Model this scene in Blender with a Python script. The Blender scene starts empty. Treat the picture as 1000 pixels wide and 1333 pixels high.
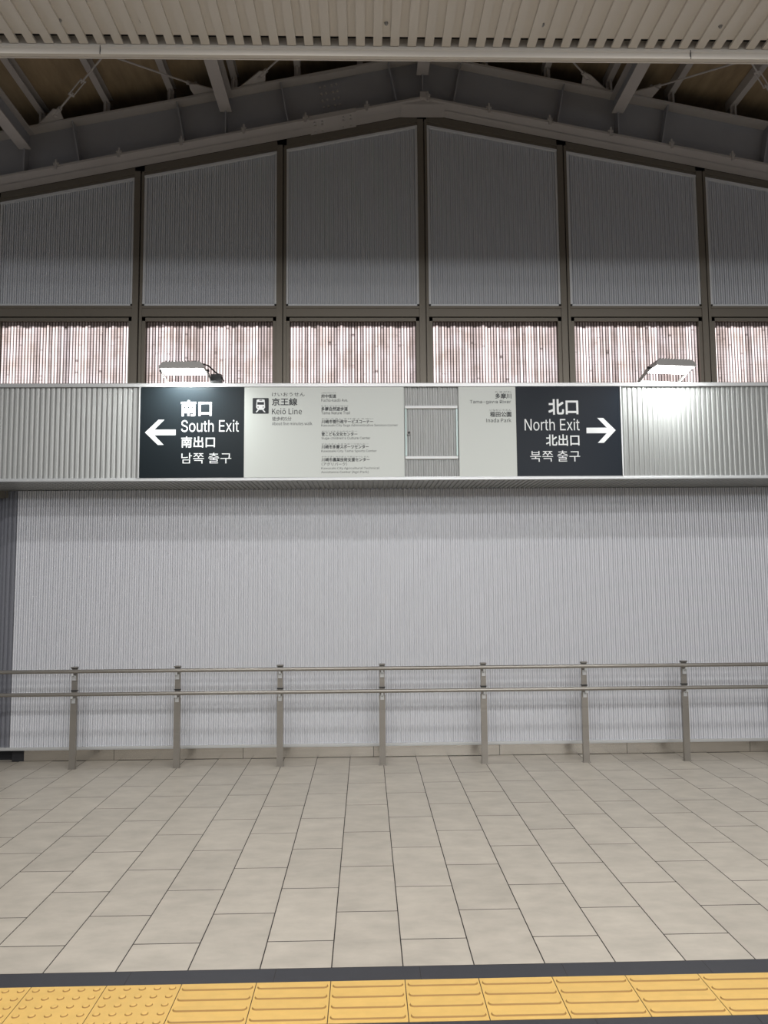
import bpy, bmesh, math, random, os
from mathutils import Matrix, Vector

random.seed(7)
C = bpy.context.scene.collection
SC = bpy.context.scene

# ------------------------------------------------------------------ camera
cam_d = bpy.data.cameras.new('camera')
cam = bpy.data.objects.new('camera', cam_d)
C.objects.link(cam)
cam_d.sensor_fit = 'HORIZONTAL'
cam_d.sensor_width = 36.0
cam_d.lens = 36.0 * 1007.06 / 1000.0
cam_d.clip_end = 200
_r = Vector((0.99969988, -0.02320824, -0.00784345))
_u = Vector((0.00580632, -0.08657645, 0.99622829))
_w = Vector((0.02379976, 0.99597485, 0.08641571))
m = Matrix.Identity(4)
for i in range(3):
    m[i][0] = _r[i]; m[i][1] = _u[i]; m[i][2] = -_w[i]
m[0][3], m[1][3], m[2][3] = 0.0, 0.0, 1.6214
cam.matrix_world = m
SC.camera = cam

# ------------------------------------------------------------------ world, exposure, big lights
world = bpy.data.worlds.new('night'); SC.world = world
world.use_nodes = True
world.node_tree.nodes['Background'].inputs[0].default_value = (0.92, 0.95, 1.0, 1)
world.node_tree.nodes['Background'].inputs[1].default_value = 0.19
SC.view_settings.view_transform = 'Standard'
SC.view_settings.look = 'None'
SC.view_settings.gamma = 1
SC.view_settings.use_curve_mapping = False
SC.view_settings.exposure = 0.12


def area(name, loc, sx, sy, power, col=(1.0, 0.99, 0.98), rot=(0, 0, 0), spread=180):
    d = bpy.data.lights.new(name, 'AREA')
    d.shape = 'RECTANGLE'; d.size = sx; d.size_y = sy
    d.energy = power; d.color = col; d.spread = math.radians(spread)
    o = bpy.data.objects.new(name, d)
    o.location = loc; o.rotation_euler = rot
    C.objects.link(o)
    return o

# fluorescent rows under the slatted ceiling, out of the frame above and behind the photographer
ROWS = ((3.55, 50), (0.6, 135), (-2.6, 145))
for ry, pw in ROWS:
    for rx in (-2.5, -0.4, 1.7, 3.8):
        area('ceiling_lamp', (rx, ry, 4.65), 1.25, 0.16, pw * 0.5)
# lamp strips over the platform across the tracks, far behind the photographer
for rx, pw in ((-3.0, 15), (1.5, 165), (6.0, 130)):
    area('far_platform_lamp', (rx, -9.0, 4.40), 4.0, 0.6, pw, col=(0.96, 0.98, 1.0), rot=(math.radians(62), 0, 0))

# ------------------------------------------------------------------ materials
def mat(name, base, rough=0.5, metal=0.0, var=0.0, noise=0.0, nscale=4.0, nstretch=(1, 1, 1), spec=0.5, bump=0.0,
        bscale=60.0, col2=None):
    mt = bpy.data.materials.new(name); mt.use_nodes = True
    nt = mt.node_tree; N = nt.nodes; L = nt.links
    b = N['Principled BSDF']
    b.inputs['Roughness'].default_value = rough
    b.inputs['Metallic'].default_value = metal
    b.inputs['Specular IOR Level'].default_value = spec
    b.inputs['Base Color'].default_value = (*base, 1)
    geo = N.new('ShaderNodeNewGeometry')
    mp = N.new('ShaderNodeMapping'); mp.inputs['Scale'].default_value = nstretch
    L.new(geo.outputs['Position'], mp.inputs['Vector'])
    col = None
    if var > 0:
        oj = N.new('ShaderNodeObjectInfo'); vm = N.new('ShaderNodeVectorMath'); vm.operation = 'SCALE'
        vm.inputs[0].default_value = (37.0, 91.0, 13.0)
        L.new(oj.outputs['Random'], vm.inputs['Scale'])
        L.new(vm.outputs[0], mp.inputs['Location'])
    if noise > 0:
        nz = N.new('ShaderNodeTexNoise'); nz.inputs['Scale'].default_value = nscale
        nz.inputs['Detail'].default_value = 6; nz.inputs['Roughness'].default_value = 0.6
        L.new(mp.outputs[0], nz.inputs['Vector'])
        mr = N.new('ShaderNodeMapRange'); mr.inputs[1].default_value = 0.3; mr.inputs[2].default_value = 0.7
        L.new(nz.outputs['Fac'], mr.inputs[0])
        mx = N.new('ShaderNodeMix'); mx.data_type = 'RGBA'
        c2 = col2 or tuple(c * (1 - noise) for c in base)
        mx.inputs[6].default_value = (*c2, 1)
        mx.inputs[7].default_value = (*[min(1, c * (1 + noise)) for c in base], 1)
        L.new(mr.outputs[0], mx.inputs[0])
        col = mx.outputs[2]
    if var > 0:
        oi = N.new('ShaderNodeObjectInfo')
        mr2 = N.new('ShaderNodeMapRange'); mr2.inputs[3].default_value = 1 - var; mr2.inputs[4].default_value = 1 + var
        L.new(oi.outputs['Random'], mr2.inputs[0])
        hs = N.new('ShaderNodeHueSaturation')
        L.new(mr2.outputs[0], hs.inputs['Value'])
        if col is not None: L.new(col, hs.inputs['Color'])
        else: hs.inputs['Color'].default_value = (*base, 1)
        col = hs.outputs[0]
    if col is not None: L.new(col, b.inputs['Base Color'])
    if bump > 0:
        n2 = N.new('ShaderNodeTexNoise'); n2.inputs['Scale'].default_value = bscale
        n2.inputs['Detail'].default_value = 4
        L.new(mp.outputs[0], n2.inputs['Vector'])
        bp = N.new('ShaderNodeBump'); bp.inputs['Strength'].default_value = bump; bp.inputs['Distance'].default_value = 0.002
        L.new(n2.outputs['Fac'], bp.inputs['Height']); L.new(bp.outputs[0], b.inputs['Normal'])
    return mt


def S(r, g, b):
    f = lambda v: (v / 255 / 12.92) if v / 255 <= 0.04045 else ((v / 255 + 0.055) / 1.055) ** 2.4
    return (f(r), f(g), f(b))


M = dict(
    tile=mat('floor_tile', S(174, 166, 154), 0.42, var=0.04, noise=0.12, nscale=5, nstretch=(1, 1.7, 1), spec=0.4, bump=0.12, bscale=120),
    grout=mat('grout', S(48, 43, 40), 0.95),
    border=mat('border_tile', S(48, 48, 53), 0.55, var=0.04, noise=0.06, nscale=20),
    side_shade=mat('tactile_side_shade', S(148, 114, 60), 0.7),  # darker yellow: shading of the dome and bar sides put into the colour
    yellow=mat('tactile_yellow', S(208, 170, 96), 0.55, var=0.02, noise=0.06, nscale=14, bump=0.1),
    clad=mat('cladding', S(222, 223, 227), 0.38, metal=0.2),
    gclad=mat('gable_cladding', S(206, 208, 212), 0.42, metal=0.15),
    fclad=mat('fascia_cladding', S(163, 164, 162), 0.36, metal=0.35),
    alu=mat('aluminium_trim', S(205, 206, 206), 0.35, metal=0.4),
    steel=mat('stainless_steel', S(196, 190, 180), 0.24, metal=0.85, noise=0.06, nscale=2, nstretch=(1, 1, 40)),
    rail=mat('handrail_steel', S(152, 147, 140), 0.36, metal=0.7, noise=0.05, nscale=4, nstretch=(1, 1, 1)),
    bronze=mat('bronze_frame', S(120, 113, 102), 0.45, metal=0.35),
    beam=mat('painted_beam', S(152, 152, 156), 0.6, noise=0.05, nscale=3),
    beamb=mat('painted_flange', S(178, 173, 169), 0.6, noise=0.05, nscale=3),
    deck=mat('roof_deck', S(150, 132, 104), 0.8, noise=0.22, nscale=2.0, nstretch=(6, 1.2, 1)),
    plank=mat('ceiling_plank', S(214, 207, 197), 0.8, var=0.015),
    dark=mat('dark_void', S(40, 40, 42), 0.9),
    corner=mat('corner_metal', S(140, 141, 148), 0.4, metal=0.4),
    gframe=mat('gable_panel_frame', S(215, 216, 217), 0.4, metal=0.2),
    black=mat('black_plastic', S(30, 30, 32), 0.5),
    signd=mat('sign_dark', S(30, 37, 41), 0.25, spec=0.15),
    signn=mat('sign_dark_blue', S(24, 31, 40), 0.25, spec=0.12),
    signw=mat('sign_white', S(208, 212, 207), 0.45, spec=0.4),
    ink=mat('ink', S(38, 42, 46), 0.6),
    inkg=mat('ink_grey', S(78, 82, 84), 0.6),
    white=mat('letter_white', S(236, 238, 238), 0.5),
    lamp=mat('lamp_body', S(150, 148, 145), 0.5, metal=0.2),
    acrylic=mat('acrylic_edge', S(190, 214, 210), 0.2, spec=0.6),
)


def emit_mat(name, col, strength):
    mt = bpy.data.materials.new(name); mt.use_nodes = True
    b = mt.node_tree.nodes['Principled BSDF']
    b.inputs['Base Color'].default_value = (*col, 1)
    b.inputs['Emission Color'].default_value = (*col, 1)
    b.inputs['Emission Strength'].default_value = strength
    return mt


M['led'] = emit_mat('led_lens', (1, 1, 0.98), 14.0)


def window_glow():
    """back-lit fluted sheet: every flute has its own pinkish streak painted into the emission, crossed by fine horizontal beading"""
    mt = bpy.data.materials.new('fluted_backlit_sheet'); mt.use_nodes = True
    nt = mt.node_tree; N = nt.nodes; L = nt.links
    b = N['Principled BSDF']; b.inputs['Roughness'].default_value = 0.25
    b.inputs['Base Color'].default_value = (*S(84, 70, 64), 1)
    at = N.new('ShaderNodeUVMap'); at.uv_map = 'flute'
    sp = N.new('ShaderNodeSeparateXYZ'); L.new(at.outputs[0], sp.inputs[0])   # x = flute number, y = height in metres

    def math_(op, a, b_=None, c=None):
        n = N.new('ShaderNodeMath'); n.operation = op
        for k, v in enumerate((a, b_, c)):
            if v is None: continue
            if isinstance(v, (int, float)): n.inputs[k].default_value = v
            else: L.new(v, n.inputs[k])
        return n.outputs[0]

    fl = math_('FLOOR', sp.outputs[0])
    fr = math_('FRACT', sp.outputs[0])
    wn = N.new('ShaderNodeTexWhiteNoise'); wn.noise_dimensions = '1D'; L.new(fl, wn.inputs['W'])
    rnd = wn.outputs['Value']
    # long soft changes of the light behind, and small dark blotches, both painted into the glow
    cv = N.new('ShaderNodeCombineXYZ'); L.new(math_('MULTIPLY', fl, 0.10), cv.inputs[0]); L.new(math_('MULTIPLY', sp.outputs[1], 3.0), cv.inputs[1])
    n1 = N.new('ShaderNodeTexNoise'); n1.inputs['Scale'].default_value = 1.6; n1.inputs['Detail'].default_value = 5
    L.new(cv.outputs[0], n1.inputs['Vector'])
    cv2 = N.new('ShaderNodeCombineXYZ'); L.new(math_('MULTIPLY', fl, 0.5), cv2.inputs[0]); L.new(math_('MULTIPLY', sp.outputs[1], 14.0), cv2.inputs[1])
    n2 = N.new('ShaderNodeTexNoise'); n2.inputs['Scale'].default_value = 1.0; n2.inputs['Detail'].default_value = 3
    L.new(cv2.outputs[0], n2.inputs['Vector'])
    bead = math_('MULTIPLY_ADD', math_('SINE', math_('MULTIPLY', sp.outputs[1], 2 * math.pi / 0.0165)), 0.22, 0.80)
    prof = math_('POWER', math_('SINE', math_('MULTIPLY', fr, math.pi)), 2.6)     # brightest along the crest of a flute
    base = math_('MULTIPLY_ADD', math_('POWER', rnd, 1.3), 0.80, 0.36)
    big = math_('MULTIPLY_ADD', n1.outputs['Fac'], 0.9, 0.42)
    mr = N.new('ShaderNodeMapRange'); mr.inputs[1].default_value = 0.27; mr.inputs[2].default_value = 0.37
    mr.inputs[3].default_value = 0.3; mr.inputs[4].default_value = 1.0
    L.new(n2.outputs['Fac'], mr.inputs[0])
    s = math_('MULTIPLY', math_('MULTIPLY', base, big), math_('MULTIPLY', bead, prof))
    s = math_('MULTIPLY', s, mr.outputs[0])
    # ragged dark upper end, painted into the emission
    edge = N.new('ShaderNodeMapRange'); edge.inputs[3].default_value = 1.0; edge.inputs[4].default_value = 0.03
    L.new(sp.outputs[1], edge.inputs[0])
    e0 = math_('MULTIPLY_ADD', n2.outputs['Fac'], -0.09, 0.665)
    L.new(e0, edge.inputs[1]); L.new(math_('ADD', e0, 0.02), edge.inputs[2])
    s = math_('MULTIPLY', s, edge.outputs[0])
    mx = N.new('ShaderNodeMix'); mx.data_type = 'RGBA'
    mx.inputs[6].default_value = (*S(214, 186, 168), 1); mx.inputs[7].default_value = (*S(238, 228, 238), 1)
    L.new(n1.outputs['Fac'], mx.inputs[0])
    L.new(mx.outputs[2], b.inputs['Emission Color'])
    L.new(math_('MULTIPLY', s, WIN_STRENGTH), b.inputs['Emission Strength'])
    return mt


WIN_STRENGTH = 3.1
M['glow'] = window_glow()


# ------------------------------------------------------------------ mesh helpers
class MB:
    def __init__(s): s.v = []; s.f = []; s.smooth = False

    def box(s, x0, x1, y0, y1, z0, z1):
        n = len(s.v)
        s.v += [(x, y, z) for z in (z0, z1) for y in (y0, y1) for x in (x0, x1)]
        for q in ((0, 2, 3, 1), (4, 5, 7, 6), (0, 1, 5, 4), (2, 6, 7, 3), (0, 4, 6, 2), (1, 3, 7, 5)):
            s.f.append(tuple(n + i for i in q))
        return s

    def bevbox(s, x0, x1, y0, y1, z0, z1, b):
        """box whose upper edges are chamfered"""
        n = len(s.v)
        s.v += [(x0, y0, z0), (x1, y0, z0), (x1, y1, z0), (x0, y1, z0),
                (x0, y0, z1 - b), (x1, y0, z1 - b), (x1, y1, z1 - b), (x0, y1, z1 - b),
                (x0 + b, y0 + b, z1), (x1 - b, y0 + b, z1), (x1 - b, y1 - b, z1), (x0 + b, y1 - b, z1)]
        for q in ((3, 2, 1, 0), (0, 1, 5, 4), (1, 2, 6, 5), (2, 3, 7, 6), (3, 0, 4, 7),
                  (4, 5, 9, 8), (5, 6, 10, 9), (6, 7, 11, 10), (7, 4, 8, 11), (8, 9, 10, 11)):
            s.f.append(tuple(n + i for i in q))
        return s

    def prism(s, pts, a0, a1, axis='y'):
        """polygon pts extruded; axis y: pts are (x, z), axis x: pts are (y, z), axis z: pts are (x, y)"""
        n = len(s.v); k = len(pts)
        for a in (a0, a1):
            for p, q in pts:
                s.v.append({'y': (p, a, q), 'x': (a, p, q), 'z': (p, q, a)}[axis])
        s.f.append(tuple(range(n, n + k))); s.f.append(tuple(range(n + 2 * k - 1, n + k - 1, -1)))
        for i in range(k):
            j = (i + 1) % k
            s.f.append((n + i, n + k + i, n + k + j, n + j))
        return s

    def tube(s, p0, p1, r, seg=12, r1=None):
        p0, p1 = Vector(p0), Vector(p1); d = (p1 - p0).normalized()
        a = d.orthogonal().normalized(); b = d.cross(a); n = len(s.v); r1 = r if r1 is None else r1
        for p, rr in ((p0, r), (p1, r1)):
            for i in range(seg):
                t = 2 * math.pi * i / seg
                s.v.append(tuple(p + rr * (math.cos(t) * a + math.sin(t) * b)))
        for i in range(seg):
            j = (i + 1) % seg
            s.f.append((n + i, n + j, n + seg + j, n + seg + i))
        s.f.append(tuple(range(n + seg - 1, n - 1, -1))); s.f.append(tuple(range(n + seg, n + 2 * seg)))
        return s

    def path(s, pts, r, seg=8):
        for a, b in zip(pts, pts[1:]): s.tube(a, b, r, seg)
        return s

    def build(s, name, mt, parent=None, smooth=False):
        me = bpy.data.meshes.new(name)
        me.from_pydata(s.v, [], s.f); me.update()
        bm = bmesh.new(); bm.from_mesh(me); bmesh.ops.recalc_face_normals(bm, faces=bm.faces); bm.to_mesh(me); bm.free()
        if smooth:
            me.polygons.foreach_set('use_smooth', [True] * len(me.polygons))
            try: me.set_sharp_from_angle(angle=math.radians(40))
            except Exception: pass
        me.materials.append(M[mt])
        return link(name, me, parent)


def link(name, me, parent=None, loc=None):
    o = bpy.data.objects.new(name, me); C.objects.link(o)
    if parent is not None: o.parent = parent
    if loc is not None: o.location = loc
    return o


def empty(name, loc=(0, 0, 0)):
    o = bpy.data.objects.new(name, None); o.empty_display_size = 0.1; C.objects.link(o); o.location = loc
    return o


def tag(o, label=None, cat=None, group=None, kind=None):
    if label: o['label'] = label
    if cat: o['category'] = cat
    if group: o['group'] = group
    if kind: o['kind'] = kind
    return o


def off(o, loc):
    """parts are modelled in scene coordinates; shift them under a root that stands at loc"""
    o.location = tuple(-c for c in loc); return o


# ------------------------------------------------------------------ floor: every tile its own object
FX0, FX1 = -5.2, 6.2
floor = MB().box(FX0, FX1, -4.0, 9.2, -0.12, -0.0010).build('floor', 'grout')
tag(floor, 'beige rectangular tiles laid in running bond up to the ribbed wall, with black and yellow strips', 'floor', kind='structure')
G = 0.0026
tile_me = {}


def flat_tile(name, mt, x0, x1, y0, y1, parent=floor, h=0.0, bev=0.0005, gap=G):
    key = (name, round(x1 - x0, 4), round(y1 - y0, 4), gap)
    if key not in tile_me:
        w, d = (x1 - x0) / 2 - gap, (y1 - y0) / 2 - gap * (1.5 if mt == 'tile' else 1)
        t = MB().bevbox(-w, w, -d, d, -0.012, 0.0, bev)
        o = t.build(name, mt, parent); tile_me[key] = o.data
    else:
        o = link(name, tile_me[key], parent)
    o.location = ((x0 + x1) / 2, (y0 + y1) / 2, h)
    return o


XL0 = -1.3537                      # a joint line seen left of the picture's centre
YEND = 7.262
for i in range(-8, 18):
    x0 = XL0 + 0.3 * i
    ph = 3.6475 if i % 2 == 0 else 3.9475      # running bond: columns shift by half a tile
    # columns: index i lies right of joint line i
    ph = 3.9475 if i % 2 == 0 else 3.6475
    ys = [ph + 0.6 * k for k in range(-1, 8)]
    prev = 3.401
    for yy in ys:
        if yy <= prev + 0.02: continue
        y1 = min(yy, YEND)
        if y1 - prev > 0.03: flat_tile('floor_tile', 'tile', x0, x0 + 0.3, prev, y1)
        prev = y1
        if yy >= YEND: break
# strip behind the wall line and towards the corridor on the left
for i in range(-8, -5):
    x0 = XL0 + 0.3 * i
    for k in range(3):
        flat_tile('floor_tile', 'tile', x0, x0 + 0.3, YEND + 0.6 * k, YEND + 0.6 * (k + 1))
# black border pieces, 0.6 m long, on both sides of the yellow strip
for k in range(-7, 9):
    xb = 0.215 + 0.6 * k
    flat_tile('border_tile', 'border', xb, xb + 0.6, 3.290, 3.401, gap=0.001)
    flat_tile('border_tile', 'border', xb + 0.02, xb + 0.62, 2.88, 2.989, gap=0.001)
# tactile tiles
dome_me = None; bar_me = None
for k in range(-9, 16):
    x0 = 0.1485 + 0.3 * (k - 0)
    t = flat_tile('tactile_tile', 'yellow', x0, x0 + 0.3, 2.989, 3.290, h=0.0015, gap=0.0016)
    if x0 + 0.15 < -0.75:
        if x0 < -2.3: continue
        for a in range(5):
            for c in range(5):
                if dome_me is None:
                    mb = MB(); n = 14
                    for rr, zz in ((0.0145, 0), (0.0118, 0.0038), (0.0090, 0.0052)):
                        for q in range(n):
                            th = 2 * math.pi * q / n; mb.v.append((rr * math.cos(th), rr * math.sin(th), zz))
                    for lv in range(2):
                        for q in range(n):
                            mb.f.append((lv * n + q, lv * n + (q + 1) % n, (lv + 1) * n + (q + 1) % n, (lv + 1) * n + q))
                    mb.f.append(tuple(range(2 * n, 3 * n)))
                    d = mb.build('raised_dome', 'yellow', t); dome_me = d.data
                    dome_me.materials.append(M['side_shade'])
                    for p in dome_me.polygons: p.material_index = 1 if p.index < n else 0  # lowest ring of the dome takes the painted shade
                else:
                    d = link('raised_dome', dome_me, t)
                d.location = (-0.12 + 0.06 * a, -0.12 + 0.06 * c, 0.0)
    else:
        for c in range(4):
            if bar_me is None:
                mb = MB(); hw, hl = 0.0180, 0.142
                prof = [(-hw, 0), (-hw + 0.004, 0.0042), (hw - 0.004, 0.0042), (hw, 0)]
                out = []
                for (rr, zz) in ((hw, 0), (hw - 0.0040, 0.0050)):
                    ring = []
                    for q in range(7):
                        th = -math.pi / 2 + math.pi * q / 6
                        ring.append((hl - hw + rr * math.cos(th), rr * math.sin(th), zz))
                    for q in range(7):
                        th = math.pi / 2 + math.pi * q / 6
                        ring.append((-hl + hw + rr * math.cos(th), rr * math.sin(th), zz))
                    mb.v += ring
                for q in range(14):
                    mb.f.append((q, (q + 1) % 14, 14 + (q + 1) % 14, 14 + q))
                mb.f.append(tuple(range(14, 28)))
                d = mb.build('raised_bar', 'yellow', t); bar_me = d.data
                bar_me.materials.append(M['side_shade'])
                for p in bar_me.polygons: p.material_index = 1 if p.index < 14 else 0  # sloping sides of the bar take the painted shade
            else:
                d = link('raised_bar', bar_me, t)
            d.location = (0, -0.1125 + 0.075 * c, 0.0)
# the same paving goes on towards the photographer
for i in range(-8, 18):
    x0 = XL0 + 0.3 * i
    y1 = 2.88
    first = 2.45 if i % 2 else 2.15
    prev = y1
    for yy in (first, first - 0.6):
        flat_tile('floor_tile', 'tile', x0, x0 + 0.3, yy, prev); prev = yy


# ------------------------------------------------------------------ ribbed cladding
PER = 0.0436


def ribs(name, mt, x0, x1, z0, ztop, y, parent, phase=0.0, per=PER, depth=0.019, wide=False):
    """one corrugated sheet in the plane y (front of the ribs), ztop may be a number or a function of x"""
    zt = ztop if callable(ztop) else (lambda x: ztop)
    k = 0.0436 / per
    cell = [(0.0, depth), (0.0056, depth), (0.0078, 0.0040), (0.0110, 0.0008), (0.0143, 0.0), (0.0176, 0.0008), (0.0206, 0.0040), (0.0222, depth * 0.75), (0.0264, depth * 0.75), (0.0282, 0.0040), (0.0312, 0.0008), (0.0350, 0.0), (0.0385, 0.0008), (0.0415, 0.0040)]
    if wide: cell = [(0.0, depth), (0.0035, depth), (0.0075, 0.0015), (0.0120, 0.0), (0.0215, 0.0012), (0.0230, 0.0030), (0.0245, 0.0012), (0.0380, 0.0040)]
    cell = [(a / k, d) for a, d in cell]
    pts = []
    n0 = math.floor((x0 - phase) / per)
    n = n0
    while True:
        done = False
        for a, d in cell:
            xx = phase + n * per + a
            if xx < x0: continue
            if xx > x1: done = True; break
            pts.append((xx, d))
        if done: break
        n += 1
    pts = [(x0, pts[0][1])] + pts + [(x1, pts[-1][1])]
    v = []; f = []
    for xx, d in pts:
        v.append((xx, y + d, z0)); v.append((xx, y + d, zt(xx)))
    for i in range(len(pts) - 1):
        a = 2 * i
        f.append((a, a + 2, a + 3, a + 1))
    me = bpy.data.meshes.new(name); me.from_pydata(v, [], f); me.update(); me.materials.append(M[mt])
    return link(name, me, parent)


# ------------------------------------------------------------------ back wall (lower part)
WY = 7.20
WXL, WXR = -3.22, 6.2
BXL = -3.11
wall = MB().box(WXL, WXR, WY + 0.06, WY + 0.30, 0.0, 2.47).build('wall_back', 'dark')
tag(wall, 'grey metal wall of fine vertical ribs behind the handrail', 'wall', kind='structure')
ribs('ribbed_cladding', 'clad', WXL, WXR, 0.135, 2.462, WY, wall)
lip = MB().prism([(WY - 0.012, 0.137), (WY + 0.05, 0.137), (WY + 0.05, 0.108), (WY - 0.004, 0.108), (WY - 0.004, 0.116), (WY - 0.012, 0.118)], WXL - 0.22, WXR, 'x')
lip.build('bottom_lip', 'alu', wall)
# corner cladding, wider folds turning away into the dark passage at the left
cc = MB(); cw = 0.052; xx = WXL; yy = WY
vs = []
for k in range(8):
    vs += [(xx, yy), (xx - 0.012, yy + 0.012), (xx - 0.030, yy + 0.012), (xx - 0.036, yy)]
    xx -= cw * 0.92; yy += 0.010 + 0.013 * k
v = []; f = []
for a, b in vs: v += [(a, b, 0.135), (a, b, 2.462)]
for i in range(len(vs) - 1): f.append((2 * i, 2 * i + 1, 2 * i + 3, 2 * i + 2))
me = bpy.data.meshes.new('corner_cladding'); me.from_pydata(v, [], f); me.materials.append(M['corner']); link('corner_cladding', me, wall)
MB().box(-3.46, BXL, WY + 0.13, WY + 0.2, 0.0, 0.12).build('dark_corner_box', 'dark', wall)  # dark box added to carry the darkness on under the corner
side = MB().box(-5.2, WXL - 0.40, 9.0, 9.2, 0, 6.6).build('wall_passage', 'dark')
tag(side, 'dark end wall of the passage left of the ribbed wall', 'wall', kind='structure')

bb = MB().box(BXL, WXR, WY + 0.062, WY + 0.07, 0.0, 0.118).build('baseboard_back', 'dark')
tag(bb, 'stainless steel plinth along the foot of the ribbed wall', 'baseboard', kind='structure')
jx = [BXL, -2.30, -1.13, 0.06, 1.22, 2.40, 3.55, 4.75, WXR]
for a, b in zip(jx, jx[1:]):
    MB().box(a + 0.002, b - 0.002, WY + 0.050, WY + 0.062, 0.004, 0.112).build('plinth_plate', 'steel', bb)

# ------------------------------------------------------------------ fascia box above the wall
FY = 6.57
FZ0, FZ1 = 2.466, 3.31
fas = MB().box(-5.2, 6.2, FY + 0.020, WY + 0.04, FZ0 + 0.022, FZ1 - 0.02).build('wall_fascia', 'alu')
tag(fas, 'boxed metal fascia projecting above the ribbed wall and carrying the sign panels', 'wall', kind='structure')
SIGN0, SIGN1 = -1.918, 2.212
ribs('ribbed_fascia', 'fclad', -5.2, SIGN0 - 0.004, FZ0 + 0.02, FZ1 - 0.02, FY, fas, phase=0.012, depth=0.010, wide=True)
ribs('ribbed_fascia', 'fclad', SIGN1 + 0.004, 6.2, FZ0 + 0.02, FZ1 - 0.02, FY, fas, phase=0.012, depth=0.010, wide=True)
ribs('ribbed_fascia', 'fclad', SIGN0 - 0.004, SIGN1 + 0.004, FZ0 + 0.02, FZ1 - 0.02, FY + 0.002, fas, phase=0.012, depth=0.014)
MB().prism([(FY - 0.022, FZ1 - 0.034), (FY - 0.022, FZ1 - 0.006), (FY - 0.016, FZ1), (FY + 0.25, FZ1), (FY + 0.25, FZ1 - 0.02), (FY + 0.008, FZ1 - 0.02), (FY + 0.008, FZ1 - 0.034)],
           -5.2, 6.2, 'x').build('top_coping', 'alu', fas)
MB().prism([(FY - 0.020, FZ0), (FY - 0.020, FZ0 + 0.014), (FY - 0.010, FZ0 + 0.018), (FY - 0.010, FZ0 + 0.026), (FY + 0.03, FZ0 + 0.026), (FY + 0.03, FZ0)],
           -5.2, 6.2, 'x').build('bottom_edge_trim', 'alu', fas)
# ribbed soffit (folds run from front to back)
v = []; f = []; x = -5.2; pts = []
while x < 6.2:
    pts += [(x, 0.0), (x + 0.026, 0.0), (x + 0.029, 0.008), (x + 0.0407, 0.008)]
    x += 0.0436
for a, d in pts: v += [(a, FY + 0.03, FZ0 + d), (a, WY + 0.04, FZ0 + d)]
for i in range(len(pts) - 1): f.append((2 * i, 2 * i + 1, 2 * i + 3, 2 * i + 2))
me = bpy.data.meshes.new('soffit_sheet'); me.from_pydata(v, [], f); me.materials.append(M['fclad']); link('soffit_sheet', me, fas)
MB().box(-5.2, WXL - 0.05, WY + 0.04, WY + 0.10, 2.40, FZ1 - 0.02).build('passage_lintel', 'bronze', fas)

# ------------------------------------------------------------------ gable wall
RX = 0.572


def ztop_panel(x): return 6.046 - (0.200 if x < RX else 0.189) * abs(x - RX)


def zb(x): return 6.158 - (0.204 if x < RX else 0.198) * abs(x - RX)      # underside of the gable beam


def zt(x): return 6.615 - (0.2045 if x < RX else 0.202) * abs(x - RX)      # top of the gable beam


gab = MB().prism([(-5.2, 3.2), (6.2, 3.2), (6.2, zt(6.2) + 0.225), (RX, zt(RX) + 0.225), (-5.2, zt(-5.2) + 0.225)], WY + 0.07, WY + 0.20).build('wall_gable', 'dark')
tag(gab, 'gable wall of ribbed grey panels between bronze mullions under the sloping beam', 'wall', kind='structure')
MUL = [RX + 1.364 * k for k in range(-4, 5)]
for mx in MUL:
    z1 = ztop_panel(mx) + 0.05
    mb = MB().box(mx - 0.046, mx + 0.010, WY - 0.015, WY + 0.07, 3.25, z1)
    mb.box(mx + 0.022, mx + 0.046, WY - 0.008, WY + 0.07, 3.25, z1)
    mb.box(mx + 0.008, mx + 0.024, WY + 0.03, WY + 0.07, 3.25, z1)
    mb.build('mullion', 'bronze', gab)
for a, b in zip(MUL, MUL[1:]):
    x0, x1 = a + 0.047, b - 0.047
    MB().prism([(WY - 0.006, 4.118), (WY - 0.006, 4.196), (WY - 0.012, 4.2), (WY - 0.012, 4.222), (WY + 0.07, 4.222), (WY + 0.07, 4.118)], x0, x1, 'x').build('transom', 'bronze', gab)
    p = ribs('ribbed_panel', 'gclad', x0 + 0.015, x1 - 0.015, 4.24, lambda x: ztop_panel(x) - 0.01, WY + 0.012, gab, phase=0.01)
    # frame of the panel
    t = 0.019
    fr = MB().box(x0, x1, WY - 0.002, WY + 0.02, 4.223, 4.223 + t)
    fr.box(x0, x0 + t, WY - 0.002, WY + 0.02, 4.223, ztop_panel(x0)); fr.box(x1 - t, x1, WY - 0.002, WY + 0.02, 4.223, ztop_panel(x1))
    fr.prism([(x0, ztop_panel(x0) - t), (x1, ztop_panel(x1) - t), (x1, ztop_panel(x1)), (x0, ztop_panel(x0))], WY - 0.010, WY + 0.02)
    fr.build('panel_frame', 'gframe', gab)
    # head plate between panel and beam
    mb = MB().prism([(x0, ztop_panel(x0) + 0.002), (x1, ztop_panel(x1) + 0.002), (x1, zb(x1)), (x0, zb(x0))], WY - 0.004, WY + 0.05)
    mb.prism([(x0, ztop_panel(x0) + 0.03), (x1, ztop_panel(x1) + 0.03), (x1, ztop_panel(x1) + 0.045), (x0, ztop_panel(x0) + 0.045)], WY - 0.016, WY + 0.02)
    mb.build('head_plate', 'bronze', gab)

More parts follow.
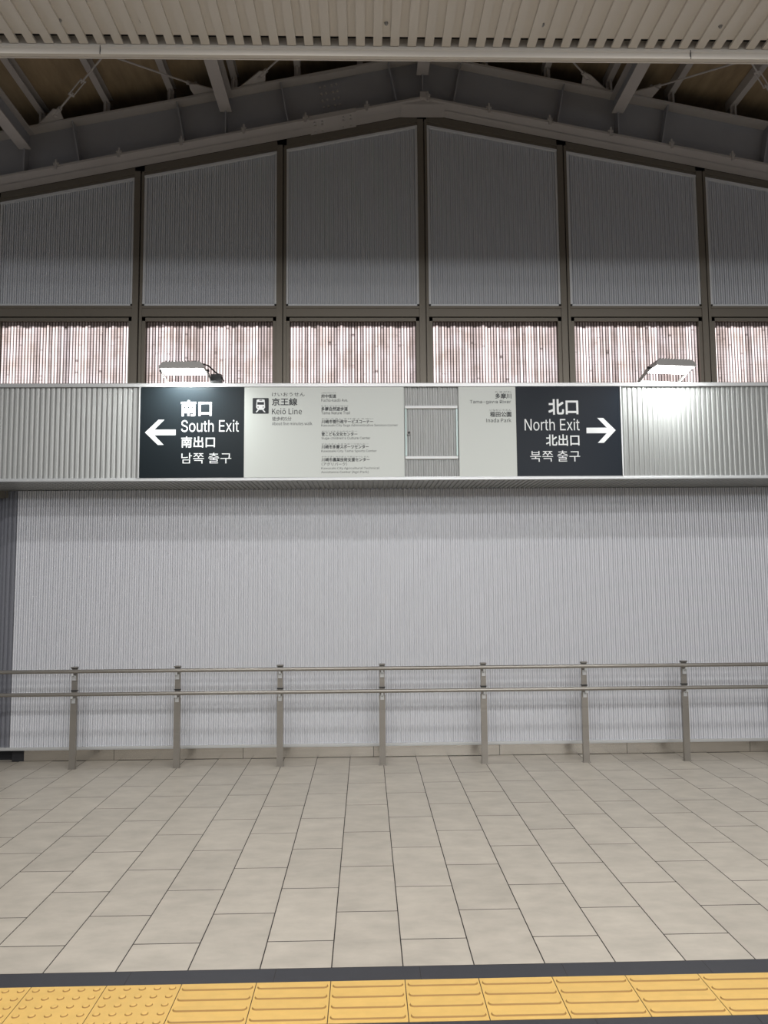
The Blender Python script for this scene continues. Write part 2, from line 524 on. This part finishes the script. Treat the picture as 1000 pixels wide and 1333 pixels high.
# windows
FLP = 0.0275
for wi, (a, b) in enumerate(zip(MUL, MUL[1:])):
    x0, x1 = a + 0.047, b - 0.047
    t = 0.032
    z0, z1 = 3.26, 4.108
    fr = MB().box(x0, x1, WY + 0.0, WY + 0.05, z1 - t, z1).box(x0, x1, WY + 0.0, WY + 0.05, z0, z0 + t)
    fr.box(x0, x0 + t, WY, WY + 0.05, z0, z1).box(x1 - t, x1, WY, WY + 0.05, z0, z1)
    w = fr.build('window_%d' % (wi + 1), 'bronze')
    tag(w, 'backlit window of fluted pinkish sheet, ' + ['outside the frame on the left', 'leftmost, cut by the frame', 'behind the left floodlight', 'above the small bilingual lines', 'above the panel naming a river', 'behind the right floodlight', 'rightmost, cut by the frame', 'outside the frame on the right'][wi], 'window', kind='structure')
    # fluted back-lit sheet: half-round flutes
    v = []; f = []; uv = []
    xa, xb = x0 + t + 0.004, x1 - t - 0.004
    n = int((xb - xa) / FLP); pit = (xb - xa) / n
    A = 6
    zz = [z0 + t - 0.002, z1 - t + 0.002]
    for k in range(n):
        base = len(v)
        for q in range(A + 1):
            th = math.pi * q / A
            px = xa + k * pit + pit / 2 - math.cos(th) * pit * 0.46
            py = WY + 0.045 - math.sin(th) * 0.010
            for z in zz: v.append((px, py, z))
        for q in range(A):
            i = base + 2 * q
            f.append((i, i + 2, i + 3, i + 1))
            u0 = 200 * wi + k + 0.02 + 0.96 * q / A; u1 = 200 * wi + k + 0.02 + 0.96 * (q + 1) / A
            h0, h1 = zz[0] - 3.4, zz[1] - 3.4
            uv += [(u0, h0), (u1, h0), (u1, h1), (u0, h1)]
    me = bpy.data.meshes.new('fluted_sheet'); me.from_pydata(v, [], f)
    ul = me.uv_layers.new(name='flute')
    for i, c in enumerate(uv): ul.data[i].uv = c
    me.materials.append(M['glow'])
    link('fluted_sheet', me, w)

# ------------------------------------------------------------------ gable beam
BY0, BY1, BYW = 6.95, 7.19, 7.07
beam = empty('gable_beam', (RX, BYW, 6.6)); BO = (RX, BYW, 6.6)
tag(beam, 'dark grey steel I-beam following both roof slopes over the gable panels', 'beam')


def bpart(mb, name, mt): return off(mb.build(name, mt, beam), BO)


XA, XB = -5.2, 6.2
bpart(MB().prism([(XA, zb(XA)), (RX, zb(RX)), (XB, zb(XB)), (XB, zt(XB)), (RX, zt(RX)), (XA, zt(XA))], BYW - 0.006, BYW + 0.006), 'web', 'beam')
bpart(MB().prism([(XA, zb(XA)), (RX, zb(RX)), (XB, zb(XB)), (XB, zb(XB) + 0.02), (RX, zb(RX) + 0.02), (XA, zb(XA) + 0.02)], BY0, BY1), 'bottom_flange', 'beamb')
bpart(MB().prism([(XA, zt(XA)), (RX, zt(RX)), (XB, zt(XB)), (XB, zt(XB) - 0.02), (RX, zt(RX) - 0.02), (XA, zt(XA) - 0.02)], BY0, BY1), 'top_flange', 'beamb')


def stiff(x, t=0.012):
    sg = 1 if x < RX else -1
    dx = 0.075 * sg / 2
    if abs(x - RX) < 0.1: dx = 0
    a, b = x + dx, x - dx
    return MB().prism([(a - t / 2, zb(a) + 0.02), (a + t / 2, zb(a) + 0.02), (b + t / 2, zt(b) - 0.02), (b - t / 2, zt(b) - 0.02)], BY0 + 0.015, BYW - 0.006)


for x in (-4.6, -3.66, -2.69, -1.72, -0.745, 0.28, 0.895, 1.885, 2.88, 3.85, 4.8): bpart(stiff(x), 'stiffener', 'beam')
PUR = [RX - 0.005 + 1.866 * k for k in (-3, -2, -1, 0, 1, 2, 3)]
for x in PUR:
    if XA < x < XB: bpart(MB().box(x - 0.006, x + 0.006, BY0 + 0.02, BYW - 0.006, zb(x) + 0.02, zt(x) - 0.02), 'stiffener', 'beam')
# splice with bolts left of the ridge
sx = -0.29


def slab(x0, x1, fn, o0, o1, ya, yb): return MB().prism([(x0, fn(x0) + o0), (x1, fn(x1) + o0), (x1, fn(x1) + o1), (x0, fn(x0) + o1)], ya, yb)


bpart(slab(sx - 0.11, sx + 0.11, zb, 0.05, 0.40, BYW - 0.016, BYW - 0.006), 'splice_plate', 'beam')
bpart(slab(sx - 0.22, sx + 0.22, zb, -0.012, 0.0, BY0, BY1), 'splice_plate', 'beamb')
bpart(slab(sx - 0.22, sx + 0.22, zb, 0.02, 0.032, BY0, BYW - 0.02), 'splice_plate', 'beamb')
bpart(slab(sx - 0.22, sx + 0.22, zt, -0.032, -0.02, BY0, BYW - 0.02), 'splice_plate', 'beamb')
for cx in (-0.075, -0.03, 0.035, 0.08):
    for k in range(5):
        x = sx + cx - 0.012 * k; z = zb(x) + 0.085 + 0.07 * k
        bpart(MB().tube((x, BYW - 0.016, z), (x, BYW - 0.03, z), 0.011, 6), 'bolt', 'beamb')
for cx in (-0.17, -0.10, 0.10, 0.17):
    for yy in (BY0 + 0.04, BY0 + 0.09, BY1 - 0.04):
        x = sx + cx
        bpart(MB().tube((x, yy, zb(x) - 0.012), (x, yy, zb(x) - 0.026), 0.011, 6), 'bolt', 'beamb')
# clips on the lower flange edge
for k in range(-8, 9):
    x = RX + 0.04 + 0.578 * k
    if not (-4.8 < x < 5.8): continue
    mb = MB().box(x - 0.024, x + 0.024, BY0 - 0.014, BY0 + 0.03, zb(x) + 0.018, zb(x) + 0.040).box(x - 0.012, x + 0.012, BY0 - 0.020, BY0 - 0.004, zb(x) - 0.030, zb(x) + 0.03).tube((x, BY0 - 0.010, zb(x) + 0.03), (x, BY0 - 0.010, zb(x) + 0.065), 0.010, 8)
    bpart(mb, 'flange_clip', 'beamb')
# ridge plates
bpart(MB().prism([(RX - 0.21, zb(RX - 0.21) - 0.001), (RX, zb(RX) - 0.001), (RX + 0.21, zb(RX + 0.21) - 0.001)], BY0 + 0.03, BY1), 'ridge_plate', 'beamb')
bpart(MB().box(RX - 0.035, RX + 0.035, BY0 - 0.01, BY0 + 0.06, zb(RX) + 0.0, zb(RX) + 0.06), 'ridge_clamp', 'beamb')

# ------------------------------------------------------------------ big purlins coming towards the viewer
for k in (-2, -1, 0, 1):
    x = RX - 0.005 + 1.866 * k
    zb_ = zb(x) + 0.257; zt_ = zt(x) - 0.004
    if k == 0: zb_ = 6.415
    y1 = BYW - 0.008; y0 = 3.0
    root = empty('roof_purlin', (x, y1, zb_)); O = (x, y1, zb_)
    lab = {-2: 'dark grey steel purlin meeting the gable beam at the far left', -1: 'dark grey steel purlin meeting the gable beam left of the ridge',
           0: 'short grey steel ridge purlin dipping from the ceiling edge above the apex', 1: 'dark grey steel purlin meeting the gable beam right of the ridge'}[k]
    tag(root, lab, 'beam', 'main purlins running out from the gable beam')
    off(MB().box(x - 0.056, x + 0.056, y0, y1 - 0.07, zb_, zb_ + 0.012).build('bottom_flange', 'beamb', root), O)
    off(MB().box(x - 0.056, x + 0.056, y0, y1, zt_ - 0.012, zt_).build('top_flange', 'beamb', root), O)
    off(MB().box(x - 0.004, x + 0.004, y0, y1, zb_ + 0.012, zt_ - 0.012).build('web', 'beam', root), O)

# light sub-purlins on top, every 0.6 m, each on a small stub
SIDE = {-1: 'left', 1: 'right'}
for k in range(-6, 6):
    if k == 0: continue
    x = RX + 0.6 * k
    zz = zt(x) + 0.13
    y0, y1 = 2.5, 7.12
    O = (x, y1, zz)
    root = empty('light_purlin', O)
    n = abs(k); o_ = ['first', 'second', 'third', 'fourth', 'fifth', 'sixth', 'seventh', 'eighth'][n - 1]
    tag(root, 'thin grey channel under the roof deck, %s from the ridge on the %s slope' % (o_, 'left' if k < 0 else 'right'), 'purlin', 'light purlins under the roof deck')
    s = 1 if k < 0 else -1
    mb = MB().prism([(x - 0.030, zz), (x + 0.030, zz), (x + 0.030, zz + 0.006), (x - 0.024, zz + 0.006), (x - 0.024, zz + 0.09), (x + 0.03, zz + 0.09), (x + 0.03, zz + 0.096), (x - 0.03, zz + 0.096)], y0, y1)
    off(mb.build('channel', 'beamb', root), O)
    off(MB().box(x - 0.005, x + 0.005, 6.98, 7.10, zt(x), zz).box(x - 0.03, x + 0.03, 7.02, 7.032, zt(x), zz).build('stub', 'beamb', root), O)

# roof deck
dk = MB()
for (xa, xb) in ((-5.2, RX), (RX, 6.2)):
    za, zb2 = zt(xa) + 0.232, zt(xb) + 0.232
    dk.prism([(xa, za), (xb, zb2), (xb, zb2 + 0.03), (xa, za + 0.03)], -4, 7.6)
deck = dk.build('ceiling_deck', 'deck')
tag(deck, 'brown wood-fibre roof deck seen between the dark purlins', 'ceiling', kind='structure')


# ------------------------------------------------------------------ roof bracing
def zr(x): return zt(x) + 0.055


def brace(xg, dirx, lab, buckle=None):
    yg = 6.99
    O = (xg, yg, zt(xg))
    root = empty('brace_rod', O)
    tag(root, lab, 'brace', 'tie rods bracing the roof bays')
    # gusset plate lying in the roof slope, bolted on the beam
    v = [(xg - 0.13 * 1 - 0.04 * dirx, yg + 0.0), (xg + 0.13 - 0.04 * dirx, yg + 0.0), (xg + 0.035 + 0.08 * dirx, yg - 0.17), (xg - 0.02 + 0.08 * dirx, yg - 0.19), (xg - 0.06 + 0.05 * dirx, yg - 0.13)]
    mb = MB(); n = len(v)
    for dz in (0.0, 0.010):
        for a, b in v: mb.v.append((a, b, zr(a) - 0.05 + dz))
    mb.f.append(tuple(range(n))); mb.f.append(tuple(range(2 * n - 1, n - 1, -1)))
    for i in range(n): mb.f.append((i, n + i, n + (i + 1) % n, (i + 1) % n))
    off(mb.build('gusset_plate', 'beamb', root), O)
    p0 = Vector((xg + 0.06 * dirx, yg - 0.12, zr(xg) - 0.03))
    xe = xg + dirx * 1.75; p1 = Vector((xe, yg - 1.72, zr(xe) - 0.01))
    d = (p1 - p0).normalized()
    q0 = p0 + d * 0.09
    off(MB().tube(p0 - d * 0.03, q0, 0.020, 10).tube(p0 + Vector((0, 0, -0.025)), p0 + Vector((0, 0, 0.03)), 0.014, 8).build('clevis', 'beamb', root, smooth=True), O)
    if buckle:
        b0, b1 = p0 + d * buckle, p0 + d * (buckle + 0.22)
        sd = d.cross(Vector((0, 0, 1))).normalized() * 0.02
        off(MB().tube(q0, b0 + d * 0.03, 0.0085, 8).tube(b1 - d * 0.03, p1, 0.0085, 8).build('rod', 'beamb', root, smooth=True), O)
        mb = MB().tube(b0 + sd, b1 + sd, 0.006, 6).tube(b0 - sd, b1 - sd, 0.006, 6)
        mb.tube(b0 - sd * 1.3, b0 + sd * 1.3, 0.011, 8).tube(b1 - sd * 1.3, b1 + sd * 1.3, 0.011, 8)
        off(mb.build('turnbuckle', 'beamb', root, smooth=True), O)
    else:
        off(MB().tube(q0, p1, 0.0085, 8).build('rod', 'beamb', root, smooth=True), O)


brace(-2.90, 1, 'tie rod with turnbuckle rising right from the leftmost gusset plate', 0.30)
brace(-1.50, -1, 'tie rod running left from the gusset beside the purlin left of the ridge')
brace(-1.02, 1, 'tie rod and gusset plate just right of the purlin left of the ridge')
brace(2.18, -1, 'tie rod and gusset plate just left of the purlin right of the ridge')
brace(2.66, 1, 'plain tie rod slanting right from the gusset beside the purlin right of the ridge')
brace(4.05, -1, 'tie rod with turnbuckle showing at the upper right corner of the roof', 0.50)

# ------------------------------------------------------------------ slatted ceiling in the foreground
CZ = 4.672; CY1 = 4.195
ceil = MB().box(-5.2, 6.2, -10.0, CY1 - 0.055, CZ + 0.016, CZ + 0.05).build('ceiling', 'plank')
tag(ceil, 'taupe slatted ceiling along the top of the picture', 'ceiling', kind='structure')
PP = 0.0983
MB().box(-5.2, 6.2, CY1 - 0.07, 4.21, CZ + 0.050, CZ + 0.058).build('gap_shade_strip', 'black', ceil)  # black strip added to stand in for the shade at the gap ends
pl_me = None
i = 0
x = 0.208 + 0.048 - 45 * PP
while x < 5.2:
    if pl_me is None:
        o = MB().box(-0.0252, 0.0252, -10.0, CY1, 0.0, 0.0155).build('ceiling_plank', 'plank', ceil); pl_me = o.data
    else: o = link('ceiling_plank', pl_me, ceil)
    o.location = (x + 0.0252, 0, CZ)
    x += PP; i += 1
for sx_ in (-1.66, -1.215, 0.13, 1.0, 2.0):
    MB().tube((sx_, 4.03, CZ + 0.016), (sx_, 4.03, CZ + 0.004), 0.012, 10, 0.007).build('screw', 'lamp', ceil)

tr = MB()
ty = 4.20
tr.prism([(ty, CZ + 0.06), (ty, CZ - 0.016), (ty + 0.006, CZ - 0.022), (ty + 0.006, CZ - 0.044), (ty + 0.000, CZ - 0.046), (ty + 0.000, CZ - 0.058), (ty + 0.012, CZ - 0.058), (ty + 0.014, CZ - 0.053),
          (ty + 0.034, CZ - 0.053), (ty + 0.036, CZ - 0.058), (ty + 0.042, CZ - 0.058), (ty + 0.042, CZ + 0.06)], -5.2, 6.2, 'x')
trim = tr.build('trim_1', 'plank')
tag(trim, 'taupe metal edge trim closing the slatted ceiling', 'trim', kind='structure')
for jx_ in (-1.5, 1.9):
    MB().box(jx_, jx_ + 0.004, ty - 0.001, ty + 0.004, CZ - 0.058, CZ - 0.005).build('trim_joint', 'border', trim)

# ------------------------------------------------------------------ handrail
rail = empty('handrail', (0.14, 6.94, 0)); RO = (0.14, 6.94, 0)
tag(rail, 'double stainless steel handrail on flat posts in front of the ribbed wall', 'handrail')
post_src = None
for k in range(-4, 7):
    px = 0.137 + 0.8985 * k
    if post_src is None:
        lo = MB().box(-0.027, 0.027, -0.012, 0.020, 0.0, 0.60).box(-0.023, 0.023, -0.004, 0.020, 0.60, 0.868)
        post = lo.build('post', 'rail', rail)
        parts = [MB().box(-0.026, 0.026, -0.030, 0.022, 0.868, 0.876).build('cap', 'rail', post),
                 MB().box(-0.034, 0.034, -0.020, 0.028, 0.0, 0.004).build('foot_plate', 'rail', post)]
        for z in (0.842, 0.646):
            parts.append(MB().tube((0, -0.060, z - 0.016), (0, -0.060, z - 0.036), 0.011, 10).tube((0, -0.060, z - 0.030), (0, -0.004, z - 0.052), 0.009, 8).box(-0.016, 0.016, -0.018, -0.002, z - 0.082, z - 0.040).build('bracket', 'alu', post, smooth=True))
            parts.append(MB().box(-0.026, 0.026, -0.010, 0.024, z + 0.018, z + 0.028).build('collar', 'black', post))
        post_src = (post, parts)
    else:
        post = link('post', post_src[0].data, rail)
        for q in post_src[1]:
            c = q.copy(); C.objects.link(c); c.parent = post
    post.location = (px - RO[0], 0, 0)
for z in (0.842, 0.646):
    off(MB().tube((-5.1, 6.88, z), (6.1, 6.88, z), 0.0165, 20).build('rail', 'rail', rail, smooth=True), RO)

# ------------------------------------------------------------------ floodlights on the fascia
def floodlight(x, lab, yaw, cable=False, w=0.37, HZ=0.064, TILT=-1.0):
    O = Vector((x, 6.42, 3.315))
    root = empty('floodlight', O)
    root.rotation_euler = (0, 0, yaw)
    tag(root, lab, 'floodlight', 'floodlights on top of the fascia')
    hz = HZ; tilt = math.radians(TILT)
    R = Matrix.Translation((0, -0.02, hz)) @ Matrix.Rotation(tilt, 4, 'X')

    def put(mb, name, mt, smooth=False, parent=root):
        mb.v = [tuple(R @ Vector(p)) for p in mb.v]
        return mb.build(name, mt, parent, smooth)
    h = w / 2
    hs = put(MB().prism([(-h, -0.01), (h, -0.01), (h, 0.012), (h - 0.03, 0.045), (-h + 0.03, 0.045), (-h, 0.012)], -0.10, 0.10), 'housing', 'lamp')
    for k in range(11):
        xx = -h + 0.05 + (w - 0.10) * k / 10
        mb = MB().box(xx - 0.003, xx + 0.003, -0.085, 0.085, 0.045, 0.060)
        mb.v = [tuple(R @ Vector(p)) for p in mb.v]
        mb.build('cooling_fin', 'lamp', hs)
    put(MB().box(-h + 0.012, h - 0.012, -0.088, 0.088, -0.016, -0.009), 'lens', 'led')
    # U bracket standing on the coping, reaching forward to the housing
    br = MB()
    for s in (-1, 1):
        xa = s * (h + 0.006)
        br.prism([(-0.035, hz - 0.01), (0.015, hz + 0.01), (0.20, 0.018), (0.20, 0.0), (0.15, 0.0)], xa - 0.003, xa + 0.003, 'x')
    br.box(-h - 0.009, h + 0.009, 0.15, 0.20, 0.0, 0.006)
    br.build('bracket', 'lamp', root)
    for s in (-1, 1): MB().tube((s * (h + 0.003), -0.01, hz), (s * (h + 0.022), -0.01, hz), 0.012, 8).build('pivot_knob', 'black', root)
    lp = [(h - 0.10 + 0.035 * math.cos(t), 0.0, hz + 0.05 + 0.035 * math.sin(t)) for t in [math.pi * q / 6 for q in range(7)]]
    MB().path(lp, 0.004, 6).build('lifting_eye', 'lamp', root)
    if cable:
        pts = [(h - 0.12, 0.05, hz + 0.05), (h - 0.07, 0.08, hz + 0.085), (h - 0.01, 0.10, hz + 0.075), (h + 0.05, 0.12, hz + 0.02), (h + 0.09, 0.13, 0.06), (h + 0.12, 0.14, 0.01)]
        MB().path(pts, 0.0065, 6).build('cable', 'black', root)
        MB().box(h + 0.01, h + 0.10, 0.12, 0.16, 0.0, 0.07).build('junction_box', 'black', root)
    d = bpy.data.lights.new('floodlight_beam', 'AREA'); d.shape = 'RECTANGLE'; d.size = w - 0.05; d.size_y = 0.20
    d.energy = FLOOD; d.color = (0.95, 1.0, 0.98)
    lo = bpy.data.objects.new('floodlight_beam', d); C.objects.link(lo); lo.parent = root
    lo.matrix_local = R @ Matrix.Translation((0, 0, -0.02))
    return root


FLOOD = 15.0
floodlight(-1.515, 'white LED floodlight with a dark cable above the South Exit sign', 0.0, cable=True)
floodlight(2.60, 'white LED floodlight above the ribbed fascia right of the North Exit sign', math.radians(8), w=0.36, HZ=0.075, TILT=-4.0)

# ------------------------------------------------------------------ signs
FONT = {}
for key, fn in (('latin', 'Inter.woff2'), ('cjk', 'Noto Sans CJK Regular.woff2')):      # Blender's own fonts
    try: FONT[key] = bpy.data.fonts.load(os.path.join(bpy.utils.resource_path('LOCAL'), 'datafiles', 'fonts', fn))
    except Exception: FONT[key] = None
SY = FY - 0.016          # front of the boards


def lettering(txt, x0, z0, x1, z1, mt, parent, root, weight, name='lettering'):
    cu = bpy.data.curves.new('tmp', 'FONT'); cu.body = txt
    fnt = FONT['cjk' if any(ord(c) > 0x2000 or c in 'Kk' for c in txt) else 'latin']
    if fnt is not None: cu.font = fnt
    cu.size = 1.0; cu.resolution_u = 2 if (z1 - z0) < 0.06 else 4
    cu.fill_mode = 'FRONT'
    cu.offset = 0.0
    cjk = any(ord(c) > 0x2000 for c in txt)
    o = bpy.data.objects.new('tmp', cu); C.objects.link(o)
    dg = bpy.context.evaluated_depsgraph_get()
    me = bpy.data.meshes.new_from_object(o.evaluated_get(dg))
    bpy.data.objects.remove(o); bpy.data.curves.remove(cu)
    xs = [v.co.x for v in me.vertices]; ys = [v.co.y for v in me.vertices]
    if not xs: return None
    ax, bx, ay, by = min(xs), max(xs), min(ys), max(ys)
    for v in me.vertices:
        X = x0 + (v.co.x - ax) / (bx - ax) * (x1 - x0)
        Z = z0 + (v.co.y - ay) / (by - ay) * (z1 - z0)
        v.co = (X, SY - 0.0012, Z)
    bold = {'R': 0.0, 'M': 0.018, 'B': 0.026}[weight] * (z1 - z0) if cjk else 0
    if bold:                                     # heavier strokes: the outline repeated with tiny shifts
        V = [v.co.copy() for v in me.vertices]; F = [tuple(p.vertices) for p in me.polygons]
        vs, fs = [], []
        for dx, dz in ((-1, -1), (1, -1), (-1, 1), (1, 1), (0, 0)):
            n0 = len(vs); vs += [(c.x + dx * bold, c.y - 0.00003 * (dx + 2 * dz), c.z + dz * bold) for c in V]
            fs += [tuple(n0 + i for i in p) for p in F]
        me = bpy.data.meshes.new(name); me.from_pydata(vs, [], fs)
    me.name = name; me.materials.clear(); me.materials.append(M[mt])
    return off(link(name, me, parent), root)


def poly_part(polys, mt, name, parent, root, d=0.0012):
    mb = MB()
    for p in polys: mb.prism(p, SY - d, SY - 0.0002)
    return off(mb.build(name, mt, parent), root)


def board(x0, x1, mt, lab, name='sign_board'):
    z0, z1 = 2.492, 3.272
    O = ((x0 + x1) / 2, FY, z0)
    root = empty(name, O)
    tag(root, lab, 'sign')
    off(MB().box(x0 + 0.001, x1 - 0.001, SY, FY + 0.0, z0, z1).build('board', mt, root), O)
    return root, O


sgn = {}
sgn['S'] = board(-1.918, -1.035, 'signd', 'dark grey South Exit sign with a white arrow pointing left')
sgn['K'] = board(-1.035, 0.336, 'signw', 'white sign panel with train pictogram and a column of small bilingual lines')
sgn['P'] = board(0.806, 1.304, 'signw', 'white sign panel naming a river and a park at its upper right')
sgn['N'] = board(1.304, 2.212, 'signn', 'dark North Exit sign with a white arrow pointing right')
TEXTS = [
    ('S', '南口', 'B', -1.571, 3.024, -1.315, 3.156),
    ('S', 'South Exit', 'R', -1.569, 2.885, -1.079, 2.989),
    ('S', '南出口', 'M', -1.566, 2.751, -1.283, 2.844),
    ('S', '남쪽 출구', 'R', -1.564, 2.613, -1.141, 2.705),
    ('N', '北口', 'B', 1.589, 3.029, 1.843, 3.159),
    ('N', 'North Exit', 'R', 1.376, 2.887, 1.853, 2.991),
    ('N', '北出口', 'M', 1.559, 2.755, 1.846, 2.852),
    ('N', '북쪽 출구', 'R', 1.418, 2.616, 1.850, 2.712),
    ('K', 'けいおうせん', 'R', -0.798, 3.192, -0.518, 3.226),
    ('K', '京王線', 'M', -0.798, 3.113, -0.582, 3.176),
    ('K', 'Keiō Line', 'R', -0.798, 3.035, -0.542, 3.089),
    ('K', '徒歩約5分', 'R', -0.797, 2.979, -0.631, 3.015),
    ('K', 'About five minutes walk', 'R', -0.797, 2.941, -0.453, 2.970),
    ('K', 'ふちゅうかいどう', 'R', -0.375, 3.216, -0.249, 3.227),
    ('K', '府中街道', 'M', -0.375, 3.177, -0.248, 3.209),
    ('K', 'Fuchū-kaidō Ave.', 'R', -0.375, 3.144, -0.146, 3.172),
    ('K', 'たましぜんゆうほどう', 'R', -0.375, 3.101, -0.145, 3.112),
    ('K', '多摩自然遊歩道', 'M', -0.375, 3.065, -0.149, 3.098),
    ('K', 'Tama Nature Trail', 'R', -0.375, 3.034, -0.128, 3.060),
    ('K', 'かわさきしすげぎょうせい', 'R', -0.373, 2.990, 0.070, 3.001),
    ('K', '川崎市菅行政サービスコーナー', 'M', -0.373, 2.954, 0.069, 2.987),
    ('K', 'Kawasaki City Suge Administrative Services Corner', 'R', -0.375, 2.923, 0.281, 2.950),
    ('K', 'すげこどもぶんかせんたー', 'R', -0.373, 2.881, -0.069, 2.892),
    ('K', '菅こども文化センター', 'M', -0.373, 2.846, -0.067, 2.878),
    ('K', "Suge children's Culture Center", 'R', -0.373, 2.812, 0.044, 2.838),
    ('K', 'かわさきしたますぽーつせんたー', 'R', -0.373, 2.771, 0.029, 2.782),
    ('K', '川崎市多摩スポーツセンター', 'M', -0.373, 2.735, 0.029, 2.769),
    ('K', 'Kawasaki City Tama Sports Center', 'R', -0.375, 2.701, 0.098, 2.727),
    ('K', 'かわさきしのうぎょうぎじゅつしえん', 'R', -0.373, 2.660, 0.032, 2.672),
    ('K', '川崎市農業技術支援センター', 'M', -0.373, 2.625, 0.037, 2.657),
    ('K', '（アグリパーク）', 'R', -0.373, 2.587, -0.156, 2.618),
    ('K', 'Kawasaki City Agricultural Technical', 'R', -0.376, 2.553, 0.119, 2.578),
    ('K', 'Assistance Center (Agri Park)', 'R', -0.376, 2.519, 0.028, 2.546),
    ('P', 'たまがわ', 'R', 1.125, 3.220, 1.266, 3.234),
    ('P', '多摩川', 'M', 1.128, 3.169, 1.265, 3.213),
    ('P', 'Tama-gawa River', 'R', 0.906, 3.119, 1.262, 3.156),
    ('P', 'いなだこうえん', 'R', 1.076, 3.060, 1.263, 3.075),
    ('P', '稲田公園', 'M', 1.080, 3.008, 1.262, 3.053),
    ('P', 'Inada Park', 'R', 1.045, 2.961, 1.261, 2.996),
]
for s, txt, wt, x0, z0, x1, z1 in TEXTS:
    root, O = sgn[s]
    dark = s in 'SN'
    lettering(txt, x0, z0, x1, z1, 'white' if dark else ('ink' if (z1 - z0) > 0.03 else 'inkg'), root, O, wt)
arL = [[(-1.876, 2.882), (-1.763, 2.991), (-1.714, 2.991), (-1.796, 2.906), (-1.616, 2.906), (-1.616, 2.858), (-1.796, 2.858), (-1.715, 2.774), (-1.765, 2.774)]]
arR = [[(2.166, 2.888), (2.060, 2.996), (2.009, 2.996), (2.089, 2.911), (1.912, 2.911), (1.912, 2.862), (2.087, 2.862), (2.007, 2.778), (2.060, 2.778)]]
poly_part(arL, 'white', 'arrow', *sgn['S']); poly_part(arR, 'white', 'arrow', *sgn['N'])
# train pictogram
px0, px1, pz0, pz1 = -0.963, -0.826, 3.042, 3.178
U = lambda a, b: (px0 + (px1 - px0) * a, pz1 - (pz1 - pz0) * b)
pic = poly_part([[U(0.03, 0), U(.97, 0), U(1, .03), U(1, .97), U(.97, 1), U(.03, 1), U(0, .97), U(0, .03)]], 'ink', 'pictogram', *sgn['K'])
ox = sgn['K'][1]


def pic_piece(polys, mt, name, d):
    mb = MB()
    for p in polys: mb.prism(p, SY - d, SY - d + 0.0006)
    return mb.build(name, mt, pic)


pic_piece([[U(.25, .12), U(.33, .085), U(.67, .085), U(.75, .12), U(.78, .60), U(.70, .72), U(.60, .76), U(.40, .76), U(.30, .72), U(.22, .60)],
           [U(.34, .72), U(.42, .74), U(.27, .92), U(.19, .90)], [U(.66, .72), U(.58, .74), U(.73, .92), U(.81, .90)]], 'white', 'train_shape', 0.0020)
pic_piece([[U(.29, .26), U(.71, .26), U(.71, .43), U(.29, .43)], [U(.40, .12), U(.60, .12), U(.58, .17), U(.42, .17)]], 'ink', 'train_window', 0.0028)
pic_piece([[U(.34 + .04 * math.cos(t), .58 + .04 * math.sin(t)) for t in [q * math.pi / 4 for q in range(8)]],
           [U(.66 + .04 * math.cos(t), .58 + .04 * math.sin(t)) for t in [q * math.pi / 4 for q in range(8)]]], 'ink', 'train_headlamp', 0.0028)

# empty display frame between the two white panels
O = (0.57, FY, 2.63)
fr = empty('display_frame', O)
tag(fr, 'empty white metal display frame over bare ribs between the white sign panels', 'frame')
for (za, zc) in ((3.082, 3.112), (2.642, 2.672)):
    off(MB().prism([(FY + 0.002, za), (FY - 0.016, za + 0.005), (FY - 0.016, zc - 0.006), (FY + 0.002, zc)], 0.345, 0.797, 'x').build('frame_rail', 'white', fr), O)
for xa in (0.345, 0.785):
    off(MB().box(xa, xa + 0.012, FY - 0.014, FY + 0.002, 2.672, 3.082).build('acrylic_strip', 'acrylic', fr), O)
lt = MB().tube((0.376, FY + 0.002, 2.873), (0.376, FY - 0.014, 2.873), 0.019, 14).box(0.352, 0.372, FY - 0.010, FY + 0.002, 2.854, 2.892)
off(lt.build('latch', 'lamp', fr), O)
off(MB().tube((0.376, FY - 0.014, 2.873), (0.376, FY - 0.018, 2.873), 0.011, 12).build('keyhole', 'black', fr), O)
# slim edge profiles of the sign row
MB().box(SIGN0 - 0.012, SIGN0 - 0.002, SY - 0.004, FY + 0.004, 2.49, 3.274).box(SIGN1 + 0.002, SIGN1 + 0.012, SY - 0.004, FY + 0.004, 2.49, 3.274).build('sign_edge_profile', 'alu', fas)
